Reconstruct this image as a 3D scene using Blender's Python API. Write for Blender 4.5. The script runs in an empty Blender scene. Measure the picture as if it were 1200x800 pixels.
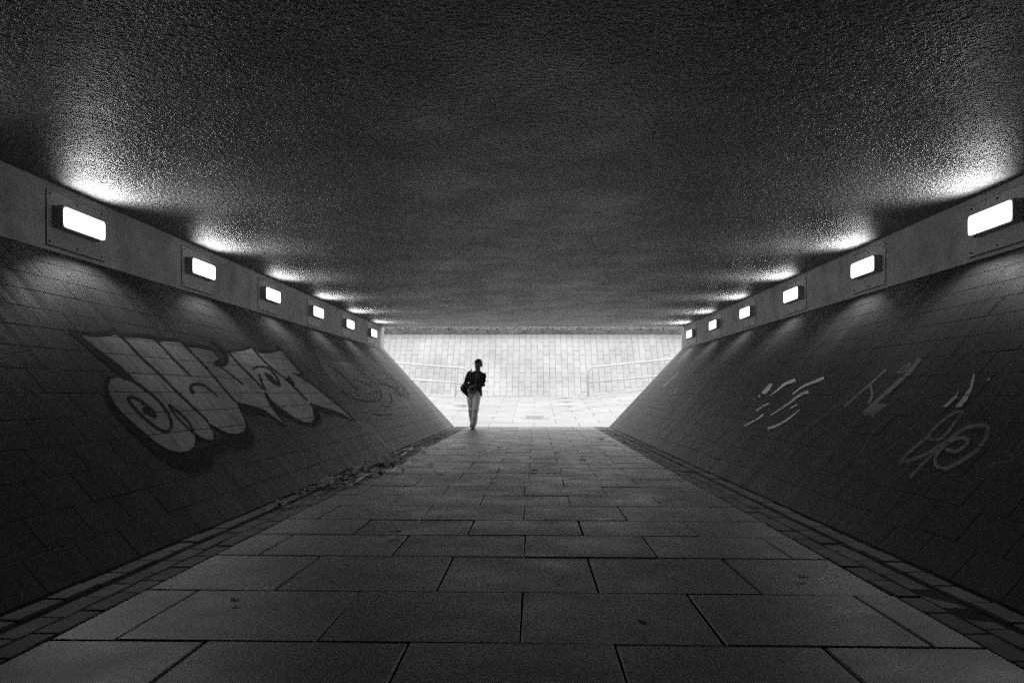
import bpy, bmesh, math, random
from mathutils import Vector, Matrix
random.seed(7)
R = math.radians
scene = bpy.context.scene

# ------------------------------------------------------------------ camera, world, sun, exposure
F = 933.33                       # focal length in pixels of the 1200 px wide photograph (28 mm lens)
YAW = math.atan(26 / F)
SLOPE = 61 / F * math.cos(YAW)   # the underpass floor falls away from the camera, about 1 in 15
EYE = 0.87
cam_data = bpy.data.cameras.new('camera')
cam_data.lens = 28.0; cam_data.sensor_width = 36.0; cam_data.clip_start = 0.05; cam_data.clip_end = 2000
cam = bpy.data.objects.new('camera', cam_data)
scene.collection.objects.link(cam)
cam.location = (0, 0, EYE); cam.rotation_euler = (R(90), 0, YAW)
scene.camera = cam

SUN_EL, SUN_AZ = R(64), R(22)    # azimuth measured from +Y (away from the camera) towards +X (right)
world = bpy.data.worlds.new('World'); scene.world = world; world.use_nodes = True
wn = world.node_tree; wn.nodes.clear()
sky = wn.nodes.new('ShaderNodeTexSky'); sky.sky_type = 'NISHITA'; sky.sun_disc = False
sky.sun_elevation = SUN_EL; sky.sun_rotation = SUN_AZ; sky.air_density = 1.6; sky.dust_density = 4.0
bw = wn.nodes.new('ShaderNodeRGBToBW'); bg = wn.nodes.new('ShaderNodeBackground'); wo = wn.nodes.new('ShaderNodeOutputWorld')
bg.inputs['Strength'].default_value = 0.15
wn.links.new(sky.outputs[0], bw.inputs[0]); wn.links.new(bw.outputs[0], bg.inputs[0]); wn.links.new(bg.outputs[0], wo.inputs[0])
sun_data = bpy.data.lights.new('sun', 'SUN'); sun_data.energy = 1.4; sun_data.angle = R(11)
sun = bpy.data.objects.new('sun', sun_data); scene.collection.objects.link(sun)
to_sun = Vector((math.sin(SUN_AZ) * math.cos(SUN_EL), math.cos(SUN_AZ) * math.cos(SUN_EL), math.sin(SUN_EL)))
sun.rotation_euler = to_sun.to_track_quat('Z', 'Y').to_euler()
sun.location = (0, 25, 20)

vs = scene.view_settings
vs.view_transform = 'Standard'; vs.look = 'None'; vs.gamma = 1.0; vs.exposure = 1.0; vs.use_curve_mapping = False
LAMP = 1.6                        # how white the lamp diffusers look
LAMP_W = 3.3                     # watts of each lamp
scene.cycles.use_adaptive_sampling = False
scene.cycles.use_denoising = False      # the photograph is grainy; sampling grain stays monochrome
scene.cycles.max_bounces = 5; scene.cycles.diffuse_bounces = 4; scene.cycles.glossy_bounces = 2
scene.cycles.caustics_reflective = False; scene.cycles.caustics_refractive = False
scene.cycles.debug_bvh_type = 'STATIC_BVH'; scene.cycles.debug_use_spatial_splits = True
scene.cycles.sample_clamp_indirect = 0.4

# ------------------------------------------------------------------ helpers
C = scene.collection
def link(o, parent=None):
    C.objects.link(o)
    if parent is not None: o.parent = parent
    return o
def tag(o, label=None, cat=None, group=None, kind=None):
    if label: o['label'] = label
    if cat: o['category'] = cat
    if group: o['group'] = group
    if kind: o['kind'] = kind
    return o
def mesh(name, verts, faces, mat=None, smooth=False):
    m = bpy.data.meshes.new(name); m.from_pydata([tuple(v) for v in verts], [], faces); m.update()
    if mat: m.materials.append(mat)
    if smooth:
        for p in m.polygons: p.use_smooth = True
    return m
def obj(name, data, parent=None, mat=None):
    o = bpy.data.objects.new(name, data)
    if mat: data.materials.append(mat)
    return link(o, parent)
def empty(name, loc=(0, 0, 0)):
    o = bpy.data.objects.new(name, None); o.location = loc; o.empty_display_size = 0.2
    return link(o)
class MB:
    def __init__(s): s.v = []; s.f = []
    def add(s, v, f):
        n = len(s.v); s.v += [tuple(x) for x in v]; s.f += [tuple(i + n for i in q) for q in f]
    def hexa(s, p):           # 8 points: bottom loop 0-3, top loop 4-7
        s.add(p, [(3, 2, 1, 0), (4, 5, 6, 7), (0, 1, 5, 4), (1, 2, 6, 5), (2, 3, 7, 6), (3, 0, 4, 7)])
    def box(s, x0, x1, y0, y1, z0, z1):
        s.hexa([(x0, y0, z0), (x1, y0, z0), (x1, y1, z0), (x0, y1, z0), (x0, y0, z1), (x1, y0, z1), (x1, y1, z1), (x0, y1, z1)])
    def tube(s, pts, r, n=10, cap=True):
        pts = [Vector(p) for p in pts]; rings = []
        rr = r if isinstance(r, (list, tuple)) else [r] * len(pts)
        ref = Vector((0, 0, 1))
        for i, p in enumerate(pts):
            t = (pts[min(i + 1, len(pts) - 1)] - pts[max(i - 1, 0)]).normalized()
            a = t.cross(ref)
            if a.length < 1e-3: a = t.cross(Vector((0, 1, 0)))
            a.normalize(); b = a.cross(t)
            q = rr[i]; qa, qb = q if isinstance(q, tuple) else (q, q)
            rings.append([p + a * qa * math.cos(2 * math.pi * k / n) + b * qb * math.sin(2 * math.pi * k / n) for k in range(n)])
        v = [x for g in rings for x in g]
        f = [(i * n + k, i * n + (k + 1) % n, (i + 1) * n + (k + 1) % n, (i + 1) * n + k) for i in range(len(pts) - 1) for k in range(n)]
        if cap: f += [tuple(range(n))[::-1], tuple((len(pts) - 1) * n + k for k in range(n))]
        s.add(v, f)
    def loft(s, rings):       # rings of equal length, capped
        n = len(rings[0]); v = [x for g in rings for x in g]
        f = [(i * n + k, i * n + (k + 1) % n, (i + 1) * n + (k + 1) % n, (i + 1) * n + k) for i in range(len(rings) - 1) for k in range(n)]
        f += [tuple(range(n))[::-1], tuple((len(rings) - 1) * n + k for k in range(n))]
        s.add(v, f)
    def build(s, name, mat, parent=None, smooth=False):
        return obj(name, mesh(name, s.v, s.f, mat, smooth), parent)
def chamfer_block(a, b, h, c, jit=0.0, rnd=random):
    """block with its centre on the origin, top at z = 0, worn chamfered top edge (18 triangles)"""
    def j(): return rnd.uniform(-jit, jit)
    x, y = a / 2, b / 2
    o = [(-x + j(), -y + j()), (x + j(), -y + j()), (x + j(), y + j()), (-x + j(), y + j())]
    v = [(p, q, -h) for p, q in o] + [(p, q, -c) for p, q in o]
    v += [(p - math.copysign(c, p) * rnd.uniform(.7, 1.5), q - math.copysign(c, q) * rnd.uniform(.7, 1.5), 0) for p, q in o]
    f = [(0, 1, 5, 4), (1, 2, 6, 5), (2, 3, 7, 6), (3, 0, 4, 7), (4, 5, 9, 8), (5, 6, 10, 9), (6, 7, 11, 10), (7, 4, 8, 11), (8, 9, 10, 11)]
    return v, f

# tunnel frame: x across, d along the floor, h above the sloping floor
def W(x, d, h): return Vector((x, d, h - SLOPE * d))
FW = Vector((-math.sin(YAW), math.cos(YAW), 0)); RT = Vector((math.cos(YAW), math.sin(YAW), 0)); UP = Vector((0, 0, 1))
CAMP = Vector((0, 0, EYE))
def ray(u, v): return RT * ((u - 600) / F) + UP * ((400 - v) / F) + FW
def on_plane(u, v, p0, n):
    r = ray(u, v); return CAMP + r * ((p0 - CAMP).dot(n) / r.dot(n))
U = Vector((0, 1, -SLOPE)).normalized()

# ------------------------------------------------------------------ materials
def material(name, col, rough=0.8, spec=0.3, metal=0.0, emit=None):
    m = bpy.data.materials.new(name); m.use_nodes = True
    b = m.node_tree.nodes['Principled BSDF']
    b.inputs['Base Color'].default_value = (col, col, col, 1)
    b.inputs['Roughness'].default_value = rough; b.inputs['Specular IOR Level'].default_value = spec
    b.inputs['Metallic'].default_value = metal
    if emit is not None:
        b.inputs['Emission Color'].default_value = (1, 1, 1, 1); b.inputs['Emission Strength'].default_value = emit
    return m
def weathered(name, col, amp=0.35, blotch=0.9, fine=60, per_piece=0.25, rough=0.8, spec=0.3, bump=0.25, bump_scale=90, bump_dist=0.004, stretch=(1, 1, 1), rough_var=0.08):
    """grey mineral surface: large blotches, fine grain, a tone of its own for each piece"""
    m = material(name, col, rough, spec); t = m.node_tree; N = t.nodes; L = t.links; b = N['Principled BSDF']
    geo = N.new('ShaderNodeNewGeometry'); mp = N.new('ShaderNodeMapping'); mp.inputs['Scale'].default_value = stretch
    L.new(geo.outputs['Position'], mp.inputs['Vector'])
    def noise(sc, det=6, rg=.6, src=mp):
        n = N.new('ShaderNodeTexNoise'); n.inputs['Scale'].default_value = sc; n.inputs['Detail'].default_value = det
        n.inputs['Roughness'].default_value = rg; L.new(src.outputs[0], n.inputs['Vector']); return n.outputs['Fac']
    def rng(s, lo, hi, a=.25, c=.75):
        r = N.new('ShaderNodeMapRange'); r.inputs['From Min'].default_value = a; r.inputs['From Max'].default_value = c
        r.inputs['To Min'].default_value = lo; r.inputs['To Max'].default_value = hi; L.new(s, r.inputs['Value']); return r.outputs[0]
    def mul(a, c):
        r = N.new('ShaderNodeMath'); r.operation = 'MULTIPLY'; L.new(a, r.inputs[0])
        if isinstance(c, float): r.inputs[1].default_value = c
        else: L.new(c, r.inputs[1])
        return r.outputs[0]
    oi = N.new('ShaderNodeObjectInfo')
    big = noise(blotch, 4, .65); fi = noise(fine, 3, .7)
    k = mul(rng(big, 1 - amp, 1 + amp), rng(fi, 1 - amp * .6, 1 + amp * .6))
    k = mul(k, rng(oi.outputs['Random'], 1 - per_piece, 1 + per_piece, 0, 1))
    k = mul(k, float(col))
    cc = N.new('ShaderNodeCombineColor')
    for i in range(3): L.new(k, cc.inputs[i])
    L.new(cc.outputs[0], b.inputs['Base Color'])
    L.new(rng(noise(blotch * 3, 2), rough - rough_var, min(1, rough + rough_var)), b.inputs['Roughness'])
    if bump:
        bp = N.new('ShaderNodeBump'); bp.inputs['Strength'].default_value = bump; bp.inputs['Distance'].default_value = bump_dist
        L.new(noise(bump_scale, 4, .65, geo), bp.inputs['Height']); L.new(bp.outputs[0], b.inputs['Normal'])
    return m
M = {}
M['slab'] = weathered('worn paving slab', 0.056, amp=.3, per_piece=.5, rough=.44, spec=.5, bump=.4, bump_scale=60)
def spotted(m):
    t = m.node_tree; N = t.nodes; L = t.links; b = N['Principled BSDF']
    src = b.inputs['Base Color'].links[0].from_socket
    geo = N.new('ShaderNodeNewGeometry'); vo = N.new('ShaderNodeTexVoronoi'); vo.inputs['Scale'].default_value = 2.6; vo.inputs['Randomness'].default_value = 1
    nz = N.new('ShaderNodeTexNoise'); nz.inputs['Scale'].default_value = 22; L.new(geo.outputs['Position'], nz.inputs['Vector'])
    ad = N.new('ShaderNodeMix'); ad.data_type = 'VECTOR'; ad.inputs['Factor'].default_value = .03
    L.new(geo.outputs['Position'], ad.inputs['A']); L.new(nz.outputs['Color'], ad.inputs['B']); L.new(ad.outputs['Result'], vo.inputs['Vector'])
    sp = N.new('ShaderNodeSeparateColor'); L.new(vo.outputs['Color'], sp.inputs[0])
    rad = N.new('ShaderNodeMath'); rad.operation = 'MULTIPLY'; rad.inputs[1].default_value = .11; L.new(sp.outputs[0], rad.inputs[0])
    lt = N.new('ShaderNodeMath'); lt.operation = 'LESS_THAN'; L.new(vo.outputs['Distance'], lt.inputs[0]); L.new(rad.outputs[0], lt.inputs[1])
    tone = N.new('ShaderNodeMapRange'); tone.inputs['From Min'].default_value = .0; tone.inputs['From Max'].default_value = 1; tone.inputs['To Min'].default_value = .35; tone.inputs['To Max'].default_value = 1.25; L.new(sp.outputs[1], tone.inputs['Value'])
    mx = N.new('ShaderNodeMix'); mx.data_type = 'FLOAT'; mx.inputs['A'].default_value = 1; L.new(lt.outputs[0], mx.inputs['Factor']); L.new(tone.outputs[0], mx.inputs['B'])
    vm = N.new('ShaderNodeVectorMath'); vm.operation = 'SCALE'; L.new(src, vm.inputs[0]); L.new(mx.outputs[0], vm.inputs['Scale']); L.new(vm.outputs[0], b.inputs['Base Color'])
spotted(M['slab'])
M['joint'] = weathered('dark joint dirt', 0.014, amp=.4, per_piece=0, rough=.95, bump=.5)
M['mortar'] = weathered('wall mortar', 0.034, amp=.4, per_piece=0, rough=.95, bump=.5)
M['sett'] = weathered('granite sett', 0.042, amp=.35, per_piece=.35, rough=.65, spec=.3, bump=.5, bump_scale=50)
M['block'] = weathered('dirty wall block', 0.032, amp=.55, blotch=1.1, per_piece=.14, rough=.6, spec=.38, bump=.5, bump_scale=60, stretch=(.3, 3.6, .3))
M['fascia'] = weathered('painted fascia concrete', 0.42, amp=.36, blotch=2.6, per_piece=.04, rough=.7, bump=.3, bump_scale=120)
M['panel'] = weathered('painted access panel', 0.48, amp=.15, blotch=4, per_piece=.12, rough=.55, bump=.1)
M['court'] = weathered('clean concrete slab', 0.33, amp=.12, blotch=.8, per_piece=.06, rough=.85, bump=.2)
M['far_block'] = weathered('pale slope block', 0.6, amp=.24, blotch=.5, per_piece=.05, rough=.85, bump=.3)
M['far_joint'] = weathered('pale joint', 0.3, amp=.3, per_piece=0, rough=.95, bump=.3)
M['coping'] = weathered('weathered coping', 0.24, amp=.5, blotch=3, per_piece=.1, rough=.9, bump=.4)
M['concrete'] = weathered('plain concrete', 0.30, amp=.25, per_piece=.05, rough=.85)
M['soil'] = weathered('planting soil', 0.05, amp=.4, per_piece=0, rough=1)
M['lamp_body'] = weathered('dark lamp body', 0.4, amp=.25, blotch=5, per_piece=.1, rough=.5, bump=0)
M['diffuser'] = material('lit opal diffuser', .8, .4, emit=LAMP)
M['screw'] = material('dark screw and shadow plate', .03, .5, metal=.6)
M['rail'] = weathered('white rail paint', .85, amp=.05, per_piece=0, rough=.4, spec=.5, bump=0)
M['iron'] = weathered('worn iron cover', .26, amp=.3, blotch=6, per_piece=.1, rough=.6, bump=.3)
M['leaf'] = weathered('dry leaf', .2, amp=.35, blotch=9, per_piece=.5, rough=.7, bump=.2)
M['leaf_pale'] = weathered('pale dry leaf', .6, amp=.25, blotch=12, per_piece=.2, rough=.7, bump=.2)
M['hedge'] = weathered('hedge leaf', .06, amp=.5, blotch=8, per_piece=.2, rough=.6, bump=0)
M['skin'] = weathered('skin', .12, amp=.06, blotch=9, per_piece=0, rough=.5, bump=.05)
M['hair'] = weathered('dark hair', .015, amp=.4, blotch=30, per_piece=0, rough=.5, bump=.4, stretch=(1, 1, .2))
M['jacket'] = weathered('dark jacket cloth', .018, amp=.25, blotch=8, per_piece=0, rough=.9, bump=.3, bump_scale=30)
M['shirt'] = weathered('light shirt cloth', .16, amp=.15, blotch=12, per_piece=0, rough=.9, bump=.3, bump_scale=25)
M['trousers'] = weathered('pale trouser cloth', .7, amp=.2, blotch=7, per_piece=0, rough=.9, bump=.5, bump_scale=14, bump_dist=.02, stretch=(1, 1, .5))
M['shoe'] = weathered('black shoe leather', .02, amp=.2, blotch=9, per_piece=0, rough=.4, bump=.1)
M['bag'] = weathered('black bag leather', .015, amp=.3, blotch=8, per_piece=0, rough=.6, bump=.3, bump_scale=25)

def ceiling_material():
    m = material('stippled ceiling paint', .12, .45, .45); t = m.node_tree; N = t.nodes; L = t.links; b = N['Principled BSDF']
    geo = N.new('ShaderNodeNewGeometry')
    def noise(sc, det, rg, stretch=None):
        src = geo.outputs['Position']
        if stretch:
            mp = N.new('ShaderNodeMapping'); mp.inputs['Scale'].default_value = stretch; L.new(src, mp.inputs['Vector']); src = mp.outputs[0]
        n = N.new('ShaderNodeTexNoise'); n.inputs['Scale'].default_value = sc; n.inputs['Detail'].default_value = det; n.inputs['Roughness'].default_value = rg
        L.new(src, n.inputs['Vector']); return n.outputs['Fac']
    def rng(s, lo, hi, a, c):
        r = N.new('ShaderNodeMapRange'); r.inputs['From Min'].default_value = a; r.inputs['From Max'].default_value = c
        r.inputs['To Min'].default_value = lo; r.inputs['To Max'].default_value = hi; L.new(s, r.inputs['Value']); return r.outputs[0]
    def op(kind, a, c):
        r = N.new('ShaderNodeMath'); r.operation = kind
        for i, q in enumerate((a, c)):
            if isinstance(q, float): r.inputs[i].default_value = q
            else: L.new(q, r.inputs[i])
        return r.outputs[0]
    vor = N.new('ShaderNodeTexVoronoi'); vor.feature = 'SMOOTH_F1'; vor.inputs['Scale'].default_value = 26; L.new(geo.outputs['Position'], vor.inputs['Vector'])
    stip = noise(36, 3, .55)
    bumps = op('ADD', op('MULTIPLY', rng(stip, 0., 1., .42, .66), 1.0), op('MULTIPLY', noise(110, 2, .6), .35))
    bumps = op('SUBTRACT', bumps, op('MULTIPLY', vor.outputs['Distance'], .5))
    bp = N.new('ShaderNodeBump'); bp.inputs['Strength'].default_value = 1.0; bp.inputs['Distance'].default_value = .011
    L.new(bumps, bp.inputs['Height']); L.new(bp.outputs[0], b.inputs['Normal'])
    k = op('MULTIPLY', rng(noise(1.1, 5, .7, (1, .8, 1)), .7, 1.3, .3, .7), rng(stip, .6, 1.5, .35, .7))
    k = op('MULTIPLY', k, .24)
    cc = N.new('ShaderNodeCombineColor')
    for i in range(3): L.new(k, cc.inputs[i])
    L.new(cc.outputs[0], b.inputs['Base Color'])
    L.new(rng(noise(1.3, 5, .6), .36, .5, .3, .7), b.inputs['Roughness'])
    return m
M['ceiling'] = ceiling_material()

ROWH, BLK = 0.1962, 0.40
def paint(name, col, wear=.5, cover=1.0):
    """sprayed paint: worn through in places, and open where the block joints run"""
    m = material(name, col, .75, .2); t = m.node_tree; N = t.nodes; L = t.links; b = N['Principled BSDF']; out = N['Material Output']
    uv = N.new('ShaderNodeUVMap'); br = N.new('ShaderNodeTexBrick')
    br.inputs['Scale'].default_value = 1; br.inputs['Brick Width'].default_value = BLK; br.inputs['Row Height'].default_value = ROWH
    br.inputs['Mortar Size'].default_value = .004; br.offset = .5; br.offset_frequency = 2
    L.new(uv.outputs[0], br.inputs['Vector'])
    n = N.new('ShaderNodeTexNoise'); n.inputs['Scale'].default_value = 14; n.inputs['Detail'].default_value = 8; n.inputs['Roughness'].default_value = .7
    L.new(uv.outputs[0], n.inputs['Vector'])
    n2 = N.new('ShaderNodeTexNoise'); n2.inputs['Scale'].default_value = 2.2; n2.inputs['Detail'].default_value = 4; L.new(uv.outputs[0], n2.inputs['Vector'])
    mr = N.new('ShaderNodeMapRange'); mr.inputs['From Min'].default_value = .3; mr.inputs['From Max'].default_value = .62
    mr.inputs['To Min'].default_value = cover * (1 - wear); mr.inputs['To Max'].default_value = cover; L.new(n.outputs['Fac'], mr.inputs['Value'])
    mx = N.new('ShaderNodeMath'); mx.operation = 'MULTIPLY'
    inv = N.new('ShaderNodeMath'); inv.operation = 'SUBTRACT'; inv.inputs[0].default_value = 1; L.new(br.outputs['Fac'], inv.inputs[1])
    L.new(mr.outputs[0], mx.inputs[0]); L.new(inv.outputs[0], mx.inputs[1])
    mc = N.new('ShaderNodeMapRange'); mc.inputs['From Min'].default_value = .3; mc.inputs['From Max'].default_value = .7
    mc.inputs['To Min'].default_value = col * .75; mc.inputs['To Max'].default_value = col * 1.25; L.new(n2.outputs['Fac'], mc.inputs['Value'])
    cc = N.new('ShaderNodeCombineColor')
    for i in range(3): L.new(mc.outputs[0], cc.inputs[i])
    L.new(cc.outputs[0], b.inputs['Base Color'])
    tr = N.new('ShaderNodeBsdfTransparent'); ms = N.new('ShaderNodeMixShader')
    L.new(mx.outputs[0], ms.inputs[0]); L.new(tr.outputs[0], ms.inputs[1]); L.new(b.outputs[0], ms.inputs[2]); L.new(ms.outputs[0], out.inputs['Surface'])
    return m
M['paint_black'] = paint('black spray paint', .02, .25)
M['paint_pale'] = paint('pale spray paint', .29, .35)
M['paint_faint'] = paint('washed out spray paint', .25, .5, .6)
M['paint_chalk'] = paint('chalky white tag paint', .8, .4, 1.0)
M['paint_trace'] = paint('almost scrubbed off paint', .22, .7, .4)
M['paint_ghost'] = paint('scrubbed tag paint', .34, .6, .75)

# ------------------------------------------------------------------ the underpass
D0, D1 = -8.0, 20.85             # ends of the underpass along its floor
HC, HT = 2.59, 2.03              # ceiling height, top of the sloping walls
XL, XR = -3.95, 3.835            # fascia planes
BL, BR = -2.10, 1.95             # feet of the sloping walls
SL, SR = -1.72, 1.555            # edges of the slab paving

# ceiling: the underside of the road deck
mb = MB(); mb.hexa([W(-6.2, D0, HC), W(6.2, D0, HC), W(6.2, 20.6, HC), W(-6.2, 20.6, HC), W(-6.2, D0, HC + .9), W(6.2, D0, HC + .9), W(6.2, 20.6, HC + .9), W(-6.2, 20.6, HC + .9)])
tag(mb.build('ceiling', M['ceiling']), 'dark stippled underside of the road deck', kind='structure')
mb = MB(); mb.hexa([W(-6.2, D0 - .3, -.5), W(6.2, D0 - .3, -.5), W(6.2, D0, -.5), W(-6.2, D0, -.5), W(-6.2, D0 - .3, HC + .9), W(6.2, D0 - .3, HC + .9), W(6.2, D0, HC + .9), W(-6.2, D0, HC + .9)])  # unseen wall, added to keep daylight from behind off the foreground
tag(mb.build('added_end_wall', M['concrete']), 'plain concrete wall added unseen behind the viewer to shut out daylight', 'wall')

# floor bed under slabs and gutters
mb = MB(); mb.hexa([W(-6, D0, -.4), W(6, D0, -.4), W(6, D1, -.4), W(-6, D1, -.4), W(-6, D0, -.022), W(6, D0, -.022), W(6, D1, -.022), W(-6, D1, -.022)])
footpath = tag(mb.build('footpath', M['joint']), 'dark paved footpath sloping down through the underpass', kind='structure')

rows = [2.10, 2.772, 3.486, 4.246, 4.885, 5.47, 6.168, 6.798, 7.466, 8.107, 8.716, 9.348, 10.05, 10.63, 11.19]
while rows[-1] < 20.2: rows.append(rows[-1] + random.uniform(.60, .67))
rows[-1] = D1
FN = Vector((1, 0, 0)).cross(U).normalized()
def frame(origin, ux, uy):
    uz = ux.cross(uy).normalized()
    m = Matrix.Identity(4)
    for i in range(3):
        m[i][0] = ux[i]; m[i][1] = uy[i]; m[i][2] = uz[i]; m[i][3] = origin[i]
    return m
def floor_piece(name, x0, x1, d0, d1, parent, mat, gap=.006, drop=0, tilt=.003, xgap=None):
    v, f = chamfer_block(x1 - x0 - (xgap or gap), (d1 - d0) * math.hypot(1, SLOPE) - gap, .02, .005, .002)
    o = obj(name, mesh(name, v, f, mat), parent)
    m = frame(W((x0 + x1) / 2, (d0 + d1) / 2, drop + random.uniform(-.0025, .0025)), Vector((1, 0, 0)), U)
    o.matrix_world = m @ Matrix.Rotation(random.uniform(-tilt, tilt), 4, 'X') @ Matrix.Rotation(random.uniform(-tilt, tilt) , 4, 'Y')
    return o
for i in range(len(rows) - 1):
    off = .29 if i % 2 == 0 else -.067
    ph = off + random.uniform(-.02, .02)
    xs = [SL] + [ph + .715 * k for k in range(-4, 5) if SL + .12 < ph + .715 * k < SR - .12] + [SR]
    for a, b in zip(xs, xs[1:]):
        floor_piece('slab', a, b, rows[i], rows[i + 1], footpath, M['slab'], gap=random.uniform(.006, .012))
mb = MB()                         # the paving behind the viewer
d = 2.10
i = 0
while d > D0 + .7:
    off = -.067 if i % 2 == 0 else .29
    xs = [SL] + [off + .715 * k for k in range(-4, 5) if SL + .12 < off + .715 * k < SR - .12] + [SR]
    for a, b in zip(xs, xs[1:]):
        v, f = chamfer_block(b - a - .009, .64 * math.hypot(1, SLOPE) - .009, .02, .005)
        m = frame(W((a + b) / 2, d - .32, 0), Vector((1, 0, 0)), U); mb.add([m @ Vector(p) for p in v], f)
    d -= .64; i += 1
tag(mb.build('slab_paving', M['slab'], footpath), kind='stuff')

def gutter(x0, x1, side):
    g = MB(); g.hexa([W(x0, D0, -.3), W(x1, D0, -.3), W(x1, D1, -.3), W(x0, D1, -.3), W(x0, D0, -.02), W(x1, D0, -.02), W(x1, D1, -.02), W(x0, D1, -.02)])
    o = g.build('gutter', M['joint']); tag(o, 'three-course sett gutter at the foot of the %s sloping wall' % ('graffiti-covered left' if side < 0 else 'tagged right'), kind='structure')
    w = (x1 - x0) / 3
    for r in range(3):
        d = 2.15 + r * .09
        drop = (-.012, -.03, -.004)[r if side > 0 else 2 - r] if False else (-.006 if r != 1 else -.016)
        while d < D1 - .1:
            ln = min(random.uniform(.22, .32), D1 - d)
            floor_piece('sett', x0 + r * w, x0 + (r + 1) * w, d, d + ln, o, M['sett'], gap=random.uniform(.007, .014), drop=drop + random.uniform(-.003, .003), tilt=.012, xgap=random.uniform(.022, .032))
            d += ln
    return o
gutter(BL, SL, -1); gutter(SR, BR, 1)

# sloping walls
WALLS = {}
def sloping_wall(side):
    xb, xt = (BL, XL) if side < 0 else (BR, XR)
    far = -6.2 if side < 0 else 6.2
    mb = MB()
    def off(x, h, e): return x, h
    v = []
    e = .006                      # core face lies a little behind the block faces
    for d in (D0, D1):
        v += [W(xb + side * e, d, -.3), W(xb + side * e, d, 0), W(xt + side * e, d, HT - .003), W(far, d, HT - .003), W(far, d, -.3)]
    f = [(0, 1, 2, 3, 4)[::side], (5, 6, 7, 8, 9)[::-side]] + [tuple([i, i + 5, (i + 1) % 5 + 5, (i + 1) % 5][::side]) for i in range(5)]
    mb.add(v, f)
    core = mb.build('sloping_wall', M['mortar'])
    base = W(xb, 0, 0); vdir = Vector((xt - xb, 0, HT)); L = vdir.length
    V = (vdir - U * vdir.dot(U)).normalized()
    if side < 0: mat = frame(base, U, V)
    else: mat = frame(base, U, V)
    n = U.cross(V).normalized()
    inward = Vector((-side, 0, 1))
    sgn = 1 if n.dot(inward) > 0 else -1
    # local: u along U, v along V, w = inward normal
    ux, uy = (U, V) if sgn > 0 else (-U, V)
    WALLS[side] = (base, U, V, n * sgn)
    T = L * vdir.normalized().dot(V)
    ks = math.hypot(1, SLOPE)
    skew = vdir.dot(U) / T        # plumb ends against courses that follow the slope
    pieces = []
    nr = int(round(T / ROWH))
    for r in range(nr):
        t0, t1 = r * ROWH, min((r + 1) * ROWH, T - .002)
        if t1 - t0 < .03: continue
        tm = (t0 + t1) / 2
        sft = -.2 if r % 2 == 0 else 0.0
        u_end = D1 * ks + skew * tm - .004; u_start = D0 * ks + .05
        k = math.floor(u_start / BLK)
        while True:
            a = k * BLK + sft; b = a + BLK; k += 1
            if b <= u_start: continue
            if a >= u_end - .02: break
            a = max(a, u_start); b = min(b, u_end)
            c = base + U * ((a + b) / 2) + V * tm
            q = c - CAMP; z = q.dot(FW)
            vis = z > .8 and -640 < q.dot(RT) / z * F < 640 and abs(q.z / z * F) < 420
            area = abs(q.dot(n)) / max(z, .5) ** 3 if vis else 0
            pieces.append((area, a, b, t0, t1))
    pieces.sort(key=lambda p: -p[0])
    shared = {}
    stuff = MB()
    for i, (area, a, b, t0, t1) in enumerate(pieces):
        c = base + U * ((a + b) / 2) + V * ((t0 + t1) / 2) + n * sgn * random.uniform(-.0014, .0006)
        m = frame(c, ux, uy)
        key = (round(b - a, 3), round(t1 - t0, 3), random.randrange(5))
        if key not in shared:
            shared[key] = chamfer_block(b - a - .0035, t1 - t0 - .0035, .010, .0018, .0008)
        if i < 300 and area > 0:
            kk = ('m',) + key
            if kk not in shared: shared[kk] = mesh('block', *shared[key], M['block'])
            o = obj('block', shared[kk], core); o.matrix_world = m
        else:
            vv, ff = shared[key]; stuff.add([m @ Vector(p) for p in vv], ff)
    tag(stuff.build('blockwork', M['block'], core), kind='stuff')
    return core
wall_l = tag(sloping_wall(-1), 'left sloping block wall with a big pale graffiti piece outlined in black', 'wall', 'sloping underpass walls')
wall_r = tag(sloping_wall(1), 'right sloping block wall with thin white scribbled tags', 'wall', 'sloping underpass walls')

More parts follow.
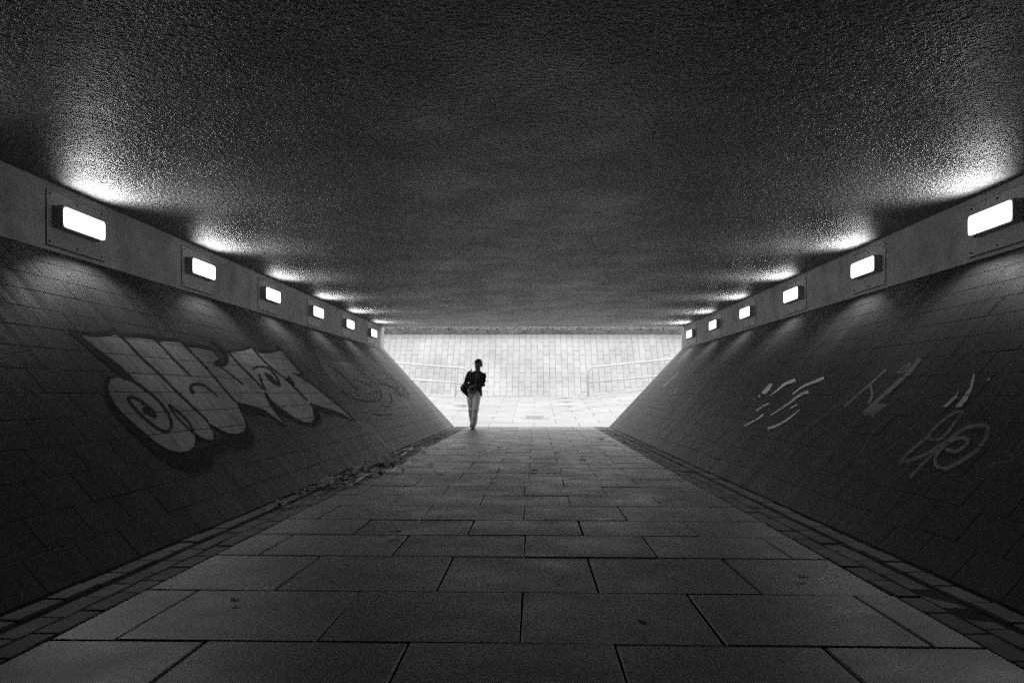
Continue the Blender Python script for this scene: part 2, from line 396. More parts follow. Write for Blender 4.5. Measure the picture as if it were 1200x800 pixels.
# fascia beams with access panels
LAMP_L = [6.74 + 2.474 * k for k in range(-1, 6)]
LAMP_R = [6.66 + 2.54 * k for k in range(-1, 6)]
def fascia(side, ds):
    x, far = (XL, -6.2) if side < 0 else (XR, 6.2)
    mb = MB(); a, b = min(x, far), max(x, far)
    mb.hexa([W(a, D0, HT), W(b, D0, HT), W(b, D1, HT), W(a, D1, HT), W(a, D0, HC - .003), W(b, D0, HC - .003), W(b, D1, HC - .003), W(a, D1, HC - .003)])
    o = mb.build('fascia_beam', M['fascia'])
    tag(o, 'grey concrete fascia beam carrying the %s row of lit lamps' % ('left' if side < 0 else 'right'), 'beam', 'fascia beams')
    for d in ds:
        c = d + .03
        l, h0, h1, th = .43, HT + .045, HC - .07, .006
        xi = x - side * th
        mb = MB(); xa, xb = min(x - side * .0005, xi), max(x - side * .0005, xi)
        mb.hexa([W(xa, c - l, h0), W(xb, c - l, h0), W(xb, c + l, h0), W(xa, c + l, h0), W(xa, c - l, h1), W(xb, c - l, h1), W(xb, c + l, h1), W(xa, c + l, h1)])
        p = mb.build('access_panel', M['panel'], o)
        # thin dark plate standing in for the shadow round the panel edge
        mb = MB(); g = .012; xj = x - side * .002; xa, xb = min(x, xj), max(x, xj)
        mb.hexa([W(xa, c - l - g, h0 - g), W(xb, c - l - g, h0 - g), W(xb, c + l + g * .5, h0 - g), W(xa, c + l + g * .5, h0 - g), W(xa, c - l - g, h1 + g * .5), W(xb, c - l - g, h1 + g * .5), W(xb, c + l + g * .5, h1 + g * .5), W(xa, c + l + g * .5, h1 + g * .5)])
        mb.build('shadow_plate', M['screw'], p)
        for du in (-.39, 0, .39):
            for hh in (h0 + .03, h1 - .03):
                mb = MB(); q = W(xi, c + du + random.uniform(-.01, .01), hh); mb.tube([q, q + Vector((-side * .006, 0, 0))], .010, 8)
                mb.build('screw', M['screw'], p)
    return o
fascia(-1, LAMP_L); fascia(1, LAMP_R)

# lamps: dark box with a bevelled opal front
ORD = ['nearest', 'second', 'third', 'fourth', 'fifth', 'last']
def rounded_rect(l, h, r, n=4):
    pts = []
    for cx, cy, a0 in ((l - r, h - r, 0), (-l + r, h - r, 90), (-l + r, -h + r, 180), (l - r, -h + r, 270)):
        for k in range(n + 1):
            a = R(a0 + 90 * k / n); pts.append((cx + r * math.cos(a), cy + r * math.sin(a)))
    return pts
def lamp(side, d, label, power=1.0):
    x = (XL if side < 0 else XR) - side * .006
    zc = HT + .285 if True else 0
    root = empty('wall_lamp', W(x, d, zc)); tag(root, label, 'lamp', 'lit lamps along the fascia beams')
    ang = math.atan(SLOPE)
    def P(u, w, h): return Vector((-side * w, u, h - SLOPE * u))    # u along the beam, w out of the wall, h up
    def ringed(levels, name, mat):
        mb = MB(); rings = []
        for w, l, h, r in levels:
            rings.append([P(a, w, b) for a, b in rounded_rect(l, h, r)])
        if side > 0: rings = [g[::-1] for g in rings]
        mb.loft(rings)
        o = mb.build(name, mat, root); return o
    ringed([(0, .325, .094, .014), (.082, .325, .094, .014), (.086, .321, .090, .014)], 'housing', M['lamp_body'])
    ringed([(.0865, .311, .081, .03), (.091, .311, .081, .03), (.094, .304, .074, .03)], 'diffuser', M['diffuser'])
    for up in (1, -1):            # area lights added before the opal cover, aimed up and down to shape pools
        ld = bpy.data.lights.new('lamp_light', 'AREA'); ld.shape = 'RECTANGLE'; ld.size = .58; ld.size_y = .034; ld.spread = R(136)
        ld.energy = LAMP_W * power * (1.0 if up > 0 else 1.45)
        lo = link(bpy.data.objects.new('lamp_light', ld), root); lo.location = P(0, .108, up * .036)
        zax = Vector((side * math.cos(R(38)), 0, -up * math.sin(R(38)))); xax = Vector((0, 1, -SLOPE)).normalized(); yax = zax.cross(xax).normalized()
        lo.rotation_euler = Matrix((xax, yax, zax)).transposed().to_euler()
    mb = MB(); q = P(.26, .07, -.10); mb.box(q.x - .012, q.x + .012, q.y - .02, q.y + .02, q.z - .006, q.z + .009); mb.build('latch', M['lamp_body'], root)
for side, ds, nm in ((-1, LAMP_L, 'left'), (1, LAMP_R, 'right')):
    for k, d in enumerate(ds):
        if k == 0: lab = 'lit rectangular lamp on the %s beam beside the viewer, out of frame' % nm
        elif k == 1: lab = 'largest lit rectangular lamp on the %s fascia beam, nearest the viewer' % nm
        elif k == 6: lab = 'smallest lit lamp on the %s fascia beam, beside the bright portal' % nm
        else: lab = '%s lit lamp from the viewer on the %s fascia beam' % (ORD[k - 1], nm)
        lamp(side, d, lab, 0.2 if k == 0 else random.uniform(.9, 1.1))

# ------------------------------------------------------------------ graffiti (paint films on the wall blocks)
def zoom(x0, y0, sc): return lambda pts: [(x0 + x / sc, y0 + y / sc) for x, y in pts]
ZA = zoom(80, 370, 6.667); ZB = zoom(120, 430, 6.154); ZC = zoom(240, 390, 6.667); ZD = zoom(360, 390, 7.27)
Q1 = zoom(990, 420, 5.333); Q2 = zoom(860, 420, 8); Q3 = zoom(700, 340, 4)
def spline(pts, n=5):
    if len(pts) < 3: return pts
    out = []
    P = [pts[0]] + list(pts) + [pts[-1]]
    for i in range(1, len(P) - 2):
        p0, p1, p2, p3 = P[i - 1], P[i], P[i + 1], P[i + 2]
        for k in range(n):
            t = k / n
            out.append(tuple(.5 * (2 * p1[j] + (p2[j] - p0[j]) * t + (2 * p0[j] - 5 * p1[j] + 4 * p2[j] - p3[j]) * t * t + (3 * p1[j] - p0[j] - 3 * p2[j] + p3[j]) * t ** 3) for j in (0, 1)))
    out.append(P[-2]); return out
class Film:
    def __init__(s, side, lift): s.side = side; s.lift = lift; s.v = []; s.uv = []; s.f = []
    def pt(s, u, v):
        base, U_, V_, n = WALLS[s.side]
        p = on_plane(u, v, base, n); q = p - base
        s.v.append(p + n * s.lift); s.uv.append((q.dot(U_), q.dot(V_))); return len(s.v) - 1
    def poly(s, pts): s.f.append([s.pt(*p) for p in pts]); return s
    def ribbon(s, pts, w, smooth=True):
        if smooth: pts = spline(pts)
        n = len(pts); a = []; b = []
        for i, p in enumerate(pts):
            q0, q1 = pts[max(i - 1, 0)], pts[min(i + 1, n - 1)]
            dx, dy = q1[0] - q0[0], q1[1] - q0[1]; l = math.hypot(dx, dy) or 1
            ww = (w if not isinstance(w, tuple) else w[0] + (w[1] - w[0]) * i / (n - 1)) / 2 * (1 + .12 * math.sin(i * 1.7))
            a.append(s.pt(p[0] - dy / l * ww, p[1] + dx / l * ww)); b.append(s.pt(p[0] + dy / l * ww, p[1] - dx / l * ww))
        for i in range(n - 1): s.f.append([a[i], a[i + 1], b[i + 1], b[i]])
        return s
    def build(s, name, mat, parent, label=None):
        n = WALLS[s.side][3]; fs = []
        for f in s.f:              # faces look into the underpass
            nn = Vector((0, 0, 0)); p = [s.v[i] for i in f]
            for i in range(len(p)): nn += (p[i] - p[0]).cross(p[(i + 1) % len(p)] - p[0])
            fs.append(tuple(f) if nn.dot(n) > 0 else tuple(f[::-1]))
        m = mesh(name, s.v, fs, mat); l = m.uv_layers.new(name='UVMap')
        for lp in m.loops: l.data[lp.index].uv = s.uv[lp.vertex_index]
        o = obj(name, m, parent)
        if label: o['label'] = label
        return o
fill = (ZA([(95, 155), (200, 172), (300, 165), (375, 150), (440, 172), (560, 180), (650, 190), (700, 205), (860, 205), (920, 243), (1000, 248), (1090, 268)])
        + ZC([(60, 150), (110, 205), (60, 235), (110, 262), (150, 265), (178, 240), (172, 175), (190, 150), (300, 140), (370, 120), (415, 150), (520, 158), (590, 140), (640, 190), (690, 245), (755, 325), (665, 308),
              (740, 350), (850, 420), (950, 500), (1060, 590), (1165, 685), (1080, 634), (1000, 602), (900, 572), (815, 545), (840, 600), (852, 665), (832, 697), (780, 697), (700, 662), (600, 592), (520, 530), (470, 452), (462, 470), (500, 560), (560, 640), (630, 720), (530, 650), (470, 602), (400, 580), (330, 560), (240, 537)])
        + ZB([(990, 320), (1020, 380), (1030, 425), (1015, 465), (970, 485), (900, 475), (830, 440), (750, 398), (795, 475), (800, 515), (780, 528), (730, 515), (660, 480), (666, 530), (660, 570), (620, 605), (560, 618), (470, 595), (380, 540), (260, 440), (160, 350), (90, 270), (45, 190), (38, 130), (55, 95), (95, 78), (140, 84), (200, 97)])
        + ZA([(520, 515), (470, 455), (400, 390), (270, 290)]))
fl = Film(-1, .0035)
fl.ribbon(fill + [fill[0]], 5.0, False)
fl.build('graffiti_outline', M['paint_black'], wall_l, 'black outline around the pale graffiti letters')
fl = Film(-1, .0030)
fl.poly(ZA([(0, 92), (80, 118), (200, 122), (300, 112), (345, 85), (410, 130), (560, 138), (640, 145), (700, 165), (860, 175), (900, 210), (1090, 235), (1150, 275), (1090, 285), (900, 262), (700, 225), (440, 190), (375, 165), (200, 185), (110, 170), (280, 300), (470, 460), (540, 530), (480, 520), (380, 450), (200, 300), (90, 200), (0, 130)]))
fl.poly(ZB([(95, 60), (50, 60), (15, 100), (8, 160), (30, 250), (100, 355), (200, 460), (300, 565), (400, 645), (500, 718), (600, 752), (700, 752), (775, 735), (800, 690), (795, 640), (880, 612), (900, 570), (980, 590), (1060, 588), (1095, 560), (1090, 500), (1060, 430), (1040, 380), (1000, 330), (1000, 470), (900, 490), (800, 540), (660, 600), (500, 620), (300, 490), (130, 330), (40, 190), (40, 110)]))
fl.poly(ZC([(235, 530), (330, 555), (470, 595), (560, 660), (470, 650), (400, 625), (320, 640), (290, 600)]))
fl.poly(ZC([(462, 455), (475, 510), (560, 610), (680, 680), (780, 725), (860, 735), (910, 700), (905, 640), (870, 580), (815, 540), (950, 580), (1090, 630), (1160, 684), (1060, 655), (950, 630), (880, 600), (880, 690), (830, 705), (690, 665), (590, 595), (520, 535)]))
fl.build('graffiti_shadow', M['paint_black'], wall_l, 'black drop shadow below the pale graffiti letters')
fl = Film(-1, .0045); fl.poly(fill); fl.build('graffiti_fill', M['paint_pale'], wall_l, 'pale grey letters of the big graffiti piece')
fl = Film(-1, .0056)
for pts, w in ((ZB([(140, 80), (200, 95), (280, 145), (370, 215), (430, 280), (475, 350), (492, 400), (490, 440), (470, 465), (430, 462), (370, 430), (300, 370), (230, 300), (190, 250), (180, 225), (210, 220), (270, 245), (330, 290), (368, 330), (375, 358), (350, 350), (310, 330), (295, 305), (312, 300), (338, 325)]), 3.6),
               (ZB([(475, 275), (500, 290), (570, 350), (620, 400), (650, 460)]), 3), (ZB([(475, 275), (500, 320), (560, 390), (640, 465), (690, 500)]), 2.4),
               (ZA([(375, 145), (430, 185), (560, 320), (700, 450), (880, 630), (1050, 790)]) + ZB([(760, 400)]), 2.7),
               (ZA([(645, 175), (700, 215), (830, 350), (950, 470)]), 2.4),
               (ZA([(865, 190), (930, 260), (1080, 410)]) + ZC([(0, 265), (100, 380), (200, 500), (240, 540)]), 2.4),
               (ZB([(655, 195), (632, 150), (660, 125), (720, 130), (770, 165), (830, 215)]), (4.5, 1.5)),
               (ZC([(40, 50), (120, 110), (160, 160), (170, 220), (140, 250), (70, 245)]), 4.0),
               (ZC([(110, 265), (180, 310), (240, 360), (300, 405)]), (1.5, 2.2)),
               (ZC([(180, 150), (260, 240), (400, 380), (450, 440)]), 2.4),
               (ZC([(370, 120), (430, 190), (480, 240), (550, 300), (640, 370), (720, 450), (800, 530)]), 2.2),
               (ZC([(370, 285), (410, 266), (480, 272), (530, 310), (570, 370), (580, 420)]), (2, 3.4)),
               (ZC([(420, 320), (440, 380), (470, 450)]), 2.6),
               (ZC([(560, 95), (600, 140), (660, 210), (720, 280), (760, 325)]), 2.2),
               (ZC([(180, 145), (270, 135), (350, 105)]), 2.2), (ZC([(410, 148), (500, 152), (580, 130)]), 2.4)):
    fl.ribbon(pts, w)
fl.poly(ZC([(455, 305), (510, 325), (565, 385), (575, 415), (530, 400), (480, 355)])); fl.poly(ZC([(630, 365), (655, 330), (700, 395), (690, 425)]))
fl.build('graffiti_line', M['paint_black'], wall_l, 'black inner lines and spiral of the big graffiti piece')
fl = Film(-1, .0030)
fl.poly(ZD([(65, 165), (100, 180), (220, 245), (340, 250), (420, 270), (500, 350), (600, 440), (640, 520), (600, 585), (500, 572), (380, 552), (300, 500), (180, 380)]))
fl.poly(ZD([(520, 330), (640, 320), (727, 360), (800, 420), (860, 500), (880, 560), (800, 560), (700, 480), (600, 400)]))
fl.build('graffiti_fill', M['paint_faint'], wall_l, 'faded grey graffiti letters nearer the portal')
fl = Film(-1, .0042)
for pts, w in ((ZD([(380, 550), (500, 580), (590, 580), (632, 545), (620, 490)]), 1.6), (ZD([(220, 300), (330, 390), (430, 490)]), 1.2), (ZD([(400, 380), (450, 420), (540, 440)]), 1.0),
               (ZD([(290, 460), (310, 500), (350, 540)]), 1.2), (ZD([(600, 430), (680, 440), (760, 490), (800, 540)]), 1.1), (ZD([(700, 520), (720, 570), (690, 630), (630, 610)]), 1.1), (ZD([(560, 690), (640, 700), (727, 690)]), 1.2)):
    fl.ribbon(pts, w)
fl.build('graffiti_line', M['paint_black'], wall_l, 'thin dark lines on the faded graffiti')
fl = Film(1, .0035)
for pts, w in ((Q1([(650, 460), (690, 400), (735, 345), (720, 330), (670, 350), (590, 410), (535, 470), (530, 500), (560, 512), (610, 497), (650, 455)]), 3.4),
               (Q1([(530, 490), (470, 530), (400, 590), (345, 648), (400, 640), (480, 612), (560, 570), (640, 520), (700, 470), (780, 430), (850, 420), (897, 430), (890, 490), (840, 560), (780, 610), (700, 660), (620, 690), (568, 660), (580, 600), (630, 540), (700, 502), (760, 500), (772, 520), (740, 560), (690, 582), (630, 565)]), 4.2),
               (Q1([(410, 745), (480, 670), (560, 590), (620, 520)]), (4.2, 2.4))):
    fl.ribbon(pts, w)
fl.build('graffiti_tag', M['paint_ghost'], wall_r, 'looping pale tag low on the right wall')
fl = Film(1, .0048)
fl.poly(Q1([(615, 305), (650, 275), (690, 235), (716, 202), (706, 245), (675, 275), (645, 306)])); fl.poly(Q1([(693, 306), (745, 240), (785, 180), (808, 95), (817, 100), (800, 195), (768, 260), (730, 305)]))
fl.poly(Q1([(893, 135), (905, 120), (914, 126), (905, 142)])); fl.poly(Q2([(258, 325), (330, 240), (368, 235), (340, 290), (300, 335)])); fl.poly(Q2([(225, 355), (245, 343), (256, 352), (240, 364)])); fl.poly(Q2([(185, 385), (205, 370), (198, 388)]))
fl.build('graffiti_splash', M['paint_chalk'], wall_r, 'bright white paint splashes on the right wall')
fl = Film(1, .0040)
for pts, w in ((Q2([(105, 630), (180, 590), (240, 555), (280, 520)]), 1.7), (Q2([(215, 490), (270, 450), (335, 420)]), 1.8), (Q2([(345, 350), (420, 290), (490, 235), (580, 205)]), (1.0, 4.2)), (Q2([(550, 340), (640, 270), (730, 230), (845, 185)]), (1.4, 3.8)),
               (Q2([(345, 535), (430, 480), (520, 420), (610, 350), (700, 310)]), (1, 3.8)), (Q2([(520, 475), (600, 430)]), 1.3), (Q2([(320, 655), (380, 640), (480, 590), (560, 530), (620, 480)]), (3.2, 1.0)),
               (Q3([(310, 452), (350, 415), (383, 390)]), 1.6), (Q3([(340, 488), (360, 480), (380, 455)]), 1.0)):
    fl.ribbon(pts, w)
fl.build('graffiti_tag', M['paint_chalk'], wall_r, 'thin white scribbled tag halfway along the right wall')
fl = Film(1, .0028)
for pts, w in ((Q1([(0, 300), (80, 230), (160, 160), (260, 70)]), 2.6), (Q1([(160, 160), (172, 230), (150, 280)]), 3), (Q1([(120, 350), (200, 270), (300, 180), (400, 90), (470, 0)]), 5), (Q1([(330, 92), (380, 45), (410, 35), (375, 80), (330, 92)]), 2),
               ):
    fl.ribbon(pts, w)
fl.poly(Q1([(120, 340), (180, 362), (275, 285), (200, 285)]))
fl.build('graffiti_tag', M['paint_ghost'], wall_r, 'scrubbed faint tag strokes on the right wall')

fl = Film(1, .0026)
for pts, w in ((Q1([(420, 280), (200, 440), (120, 560), (80, 630), (140, 640), (300, 550), (420, 440), (550, 300), (520, 250)]), 1.8), (Q1([(870, 690), (930, 660), (1040, 640), (1050, 600), (960, 580)]), 2), (Q1([(1070, 545), (1105, 540)]), 3),
               (Q2([(560, 760), (760, 600), (960, 450), (1110, 330)]), 4), (Q1([(880, 330), (960, 200), (1040, 30)]), 2)):
    fl.ribbon(pts, w)
fl.build('graffiti_tag', M['paint_trace'], wall_r, 'barely visible scrubbed loops low on the right wall')

# ------------------------------------------------------------------ outside the far portal
Z0 = -SLOPE * D1
DW = 32.5                        # foot of the far slope
def gz(x, d):
    t = min(max((d - 21.5) / 7.5, 0), 1); t = t * t * (3 - 2 * t)
    return Z0 + t * (max(0, x - 1.4) * .115 + max(0, -x - 2.4) * .06)
nx, ny = 60, 30
XA, XB, DA, DB = -15.0, 15.0, D1, DW + .3
v = [(XA + (XB - XA) * i / nx, DA + (DB - DA) * j / ny, gz(XA + (XB - XA) * i / nx, DA + (DB - DA) * j / ny) - .02) for j in range(ny + 1) for i in range(nx + 1)]
f = [(j * (nx + 1) + i, j * (nx + 1) + i + 1, (j + 1) * (nx + 1) + i + 1, (j + 1) * (nx + 1) + i) for j in range(ny) for i in range(nx)]
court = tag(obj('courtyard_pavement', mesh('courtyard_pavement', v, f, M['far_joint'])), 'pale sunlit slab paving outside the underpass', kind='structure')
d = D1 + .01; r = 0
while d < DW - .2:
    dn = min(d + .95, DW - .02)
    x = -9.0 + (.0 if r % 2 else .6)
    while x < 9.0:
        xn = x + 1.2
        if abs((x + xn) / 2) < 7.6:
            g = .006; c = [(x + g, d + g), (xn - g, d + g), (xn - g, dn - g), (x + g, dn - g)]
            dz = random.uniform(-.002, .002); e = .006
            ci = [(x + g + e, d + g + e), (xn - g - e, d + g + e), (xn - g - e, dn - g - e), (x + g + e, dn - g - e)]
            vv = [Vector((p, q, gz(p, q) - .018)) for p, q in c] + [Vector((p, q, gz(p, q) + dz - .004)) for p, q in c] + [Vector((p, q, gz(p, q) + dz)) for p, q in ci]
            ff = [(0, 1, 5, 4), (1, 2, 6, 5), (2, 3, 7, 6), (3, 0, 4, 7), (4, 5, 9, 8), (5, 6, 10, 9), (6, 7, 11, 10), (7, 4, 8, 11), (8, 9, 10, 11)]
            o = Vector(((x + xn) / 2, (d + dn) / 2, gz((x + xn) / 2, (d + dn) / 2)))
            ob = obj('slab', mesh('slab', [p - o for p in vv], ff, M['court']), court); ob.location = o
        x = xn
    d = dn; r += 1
# far slope
ZT = 1.207; DT = DW + (ZT - Z0) / 1.09
mb = MB(); e = .012
mb.add([(-15, DW + e, Z0 - .6), (15, DW + e, Z0 - .6), (15, DW + e, Z0 - .05), (-15, DW + e, Z0 - .05), (-15, DT + e, ZT - .004), (15, DT + e, ZT - .004), (-15, DT + 4, ZT - .004), (15, DT + 4, ZT - .004), (-15, DT + 4, Z0 - .6), (15, DT + 4, Z0 - .6)],
       [(0, 1, 3 - 1, 3), (3, 2, 5, 4), (4, 5, 7, 6), (6, 7, 9, 8), (8, 9, 1, 0), (0, 3, 4, 6, 8), (1, 9, 7, 5, 2)])
far = tag(mb.build('retaining_wall', M['far_joint']), 'pale sunlit sloping block wall beyond the portal', 'wall')
fv = Vector((0, DT - DW, ZT - Z0)); FL = fv.length; fv.normalize(); fx = Vector((1, 0, 0))
pieces = []
cw, bl = .256, .50
for k in range(-36, 37):
    t = -.0 if k % 2 else -.25
    while t < FL - .02:
        a, b = max(t, 0.), min(t + bl, FL - .004)
        if b - a > .04: pieces.append((abs(k * cw - .2), k * cw, a, b))
        t += bl
pieces.sort()
shared = {}; stuff = MB()
for i, (_, x, a, b) in enumerate(pieces):
    key = (round(b - a, 3), random.randrange(4))
    if key not in shared: shared[key] = chamfer_block(cw - .010, b - a - .010, .014, .004, .003)
    fr = frame(Vector((x, DW, Z0)) + fv * ((a + b) / 2) + Vector((0, -.72, .69)) * random.uniform(-.003, .004), fx, fv)
    if i < 300:
        if ('m',) + key not in shared: shared[('m',) + key] = mesh('block', *shared[key], M['far_block'])
        o = obj('block', shared[('m',) + key], far); o.matrix_world = fr
    else:
        vv, ff = shared[key]; stuff.add([fr @ Vector(p) for p in vv], ff)
tag(stuff.build('blockwork', M['far_block'], far), kind='stuff')
x = -13.0                         # coping stones on the far slope
while x < 13:
    xn = x + random.uniform(.85, .95)
    mb = MB(); mb.box(x + .005, xn - .005, DT - .04, DT + .26, ZT + random.uniform(0, .006), ZT + .16 + random.uniform(-.006, .006))
    mb.build('coping_stone', M['coping'], far); x = xn
# planting bed and low hedge on top of the far slope
mb = MB(); mb.box(-15, 15, DT + .27, DT + 30, ZT - .2, ZT + .10)
tag(mb.build('planting_bed', M['soil']), 'dark planting soil above the far slope', kind='structure')
v = []; f = []
for i in range(9000):
    x = random.uniform(-11, 11); y = DT + .22 + random.random() ** 1.5 * 1.3
    top = .18 + .55 * min(1, (y - DT - .1)) + .12 * math.sin(x * 2.3) + .08 * math.sin(x * 6.1 + 1)
    z = ZT + .10 + random.random() * max(.1, top)
    if random.random() < .4: y = DT + random.uniform(-.03, .3); z = ZT + .13 + random.uniform(0, .14)
    a, t, s = random.uniform(0, 6.28), random.uniform(-1, 1), random.uniform(.025, .06)
    ax = Vector((math.cos(a), math.sin(a), t * .5)).normalized(); bx = ax.cross(Vector((random.uniform(-1, 1), random.uniform(-1, 1), 1))).normalized()
    c = Vector((x, y, z)); n = len(v)
    v += [c - ax * s, c + bx * s * .45, c + ax * s, c - bx * s * .45]; f.append((n, n + 1, n + 2, n + 3))
tag(obj('ground_cover', mesh('ground_cover', v, f, M['hedge'])), 'ragged dark ground cover spilling along the top of the far slope', 'ground cover', kind='stuff')
# ground beyond, to the horizon, and verges beside the court
mb = MB(); mb.box(-400, 400, DT + 29.9, 900, ZT - 1, ZT + .05)
tag(mb.build('ground', M['soil']), 'flat ground beyond the planting', kind='structure')

# railings
def railing(name, pts_top, low_z, posts, label):
    root = empty(name, (posts[0], 31.5, gz(posts[0], 31.5))); tag(root, label, 'railing', 'white tubular railings outside')
    inv = root.location
    def L(p): return Vector(p) - inv
    mb = MB(); mb.tube([L(p) for p in pts_top], .038, 10); mb.build('top_rail', M['rail'], root, True)
    mb = MB(); mb.tube([L(p) for p in low_z], .034, 10); mb.build('lower_rail', M['rail'], root, True)
    for x, zt in zip(posts[1:], posts_top[name_key][1:]):
        mb = MB(); mb.tube([L((x, 31.5, gz(x, 31.5) - .01)), L((x, 31.5, zt))], .026, 8); mb.build('post', M['rail'], root, True)
def rail_pts(x_post, sgn, z_top, slope, length, rad=.28):
    g = gz(x_post, 31.5) - .01; pts = [(x_post, 31.5, g), (x_post, 31.5, z_top - rad - .2), (x_post, 31.5, z_top - rad)]
    for k in range(1, 7):
        a = R(90 * k / 6); pts.append((x_post + sgn * rad * (1 - math.cos(a)), 31.5, z_top - rad + rad * math.sin(a)))
    for k in range(1, 6): pts.append((x_post + sgn * (rad + length * k / 5), 31.5, z_top + slope * length * k / 5))
    return pts
posts_top = {}
for side, xp, zt, sl, label, px in ((1, 2.13, -.14, .105, 'white tubular railing with rounded end at the right of the far slope', (4.66, 7.2)),
                                    (-1, -2.62, -.185, .075, 'white tubular railing behind the walking person', (-3.12, -6.2))):
    name_key = side; posts_top[side] = [zt] + [zt + sl * (abs(x - xp) - .28) for x in px]
    low = [(xp, 31.5, zt - .62), (xp + side * 2.5, 31.5, zt - .62 + sl * 2.35), (xp + side * 7, 31.5, zt - .62 + sl * 6.85)]
    railing('railing', rail_pts(xp, side, zt, sl, 7), low, (xp,) + px, label)

# covers in the court
def cover(x, d, w, l, label, slots):
    root = empty('manhole_cover', (x, d, gz(x, d))); tag(root, label, 'manhole cover')
    n = 28
    mb = MB(); ring = [(w / 2 * math.copysign(abs(math.cos(a)) ** .7, math.cos(a)), l / 2 * math.copysign(abs(math.sin(a)) ** .7, math.sin(a))) for a in [2 * math.pi * k / n for k in range(n)]]
    mb.loft([[Vector((p, q, .0)) for p, q in ring], [Vector((p, q, .006)) for p, q in ring], [Vector((p * .97, q * .97, .009)) for p, q in ring]])
    mb.build('plate', M['iron'], root)
    for k in range(slots):
        y = -l * .3 + l * .6 * k / max(1, slots - 1); mb = MB(); mb.box(-w * .3, w * .3, y - .02, y + .02, .0085, .014); mb.build('rib', M['iron'], root)
cover(.02, 23.4, .84, 1.15, 'oval iron manhole cover in the middle of the pale paving', 5)
cover(-2.55, 27.6, .62, 1.0, 'small grey drain cover in the paving left of the person', 4)

# ------------------------------------------------------------------ leaves
def leaf_mesh(s, curl, rnd=random):
    out = [(0, -1), (.35, -.55), (.2, -.35), (.6, -.1), (.3, .15), (.45, .55), (.12, .5), (0, 1), (-.15, .45), (-.5, .5), (-.28, .1), (-.62, -.15), (-.2, -.4), (-.3, -.6)]
    v = [(0, 0, .0)] + [(x * s, y * s, curl * s * (x * x * 1.2 + .35 * y * y) + rnd.uniform(0, .08) * s) for x, y in out]
    return v, [(0, i, i % 14 + 1) for i in range(1, 15)]
v = []; f = []
def litter(n, dlo, dhi, xlo, xhi, hmax, smin, smax, pw=1.0):
    for i in range(n):
        d = dlo + (dhi - dlo) * random.random() ** pw; x = random.uniform(xlo, xhi)
        lv, lf = leaf_mesh(random.uniform(smin, smax), random.uniform(.2, .8))
        hh = hmax * random.random() * max(0, 1 - ((x - (xlo + xhi) / 2) / ((xhi - xlo) / 2)) ** 2)
        m = Matrix.Translation(W(x, d, .008 + hh)) @ Matrix.Rotation(random.uniform(0, 6.28), 4, 'Z') @ Matrix.Rotation(random.uniform(-.7, .7), 4, 'X')
        k = len(v); v.extend(m @ Vector(p) for p in lv); f.extend(tuple(a + k for a in t) for t in lf)
litter(260, 7.2, 10.2, BL + .02, SL + .08, .05, .03, .065, .9)
litter(140, 9.5, 17.5, BL + .02, SL + .03, .04, .025, .05, 1.3)
litter(40, 5.8, 7.5, BL + .02, SL - .05, .02, .025, .05)
litter(60, 10, 19, SR - .02, BR, .02, .02, .04)
tag(obj('leaf_litter', mesh('leaf_litter', v, f, M['leaf'])), 'drift of dry leaves lying in the gutters', 'leaves', kind='stuff')
v = []; f = []
litter(36, 7.4, 12.5, BL + .03, SL + .25, .05, .035, .07, 1.1)
tag(obj('leaf_litter', mesh('leaf_litter', v, f, M['leaf_pale'])), 'scattered pale dry leaves on top of the left gutter drift', 'leaves', kind='stuff')
def floor_at(u, vv):
    return on_plane(u, vv, W(0, 0, .012), FN)
for u, vv, s, mt, lab in ((517, 553, .12, 'leaf_pale', 'large pale curled dry leaf on the slabs'), (577, 562, .10, 'leaf', 'dark dry leaf on the slabs near the pale leaf'),
                          (505, 545, .08, 'leaf', 'dark leaf just behind the pale curled leaf'), (705, 515, .11, 'leaf', 'dark curled leaf near the right gutter by the portal'),
                          (464, 624, .075, 'leaf', 'small dark leaf on the nearer slabs left of centre'), (940, 677, .04, 'leaf', 'small twisted leaf on the near slabs at right'),
                          (626, 552, .09, 'leaf', 'flat dark leaf in the middle of the path'), (684, 540, .10, 'leaf', 'dark leaf scrap on the right half of the path'),
                          (653, 531, .10, 'leaf', 'dark leaf scrap in the far middle of the path'), (585, 525, .10, 'leaf', 'dark leaf on the slabs ahead of the person'),
                          (275, 705, .035, 'leaf', 'tiny dark leaf on the near slabs at left'), (753, 731, .035, 'leaf', 'tiny dark leaf on the nearest slabs at right')):
    lv, lf = leaf_mesh(s, random.uniform(.3, .7)); o = obj('fallen_leaf', mesh('fallen_leaf', lv, lf, M[mt])); o.location = floor_at(u, vv); o.rotation_euler = (0, 0, random.uniform(0, 6.28))
    tag(o, lab, 'leaf', 'fallen leaves on the path')

# ------------------------------------------------------------------ the walking person
PD = 19.75; foot = floor_at(555.0, 502.0); PX = foot.x
PB = W(PX, foot.y, .0)
def ell(c, rx, ry, n=20, tilt=0): return [Vector((c[0] + rx * math.cos(2 * math.pi * k / n), c[1] + ry * math.sin(2 * math.pi * k / n), c[2] + tilt * math.cos(2 * math.pi * k / n))) for k in range(n)]
def remesh(o, size, it=4):
    r = o.modifiers.new('remesh', 'REMESH'); r.mode = 'VOXEL'; r.voxel_size = size; r.use_smooth_shade = True
    s = o.modifiers.new('smooth', 'SMOOTH'); s.iterations = it; s.factor = .5
    return o
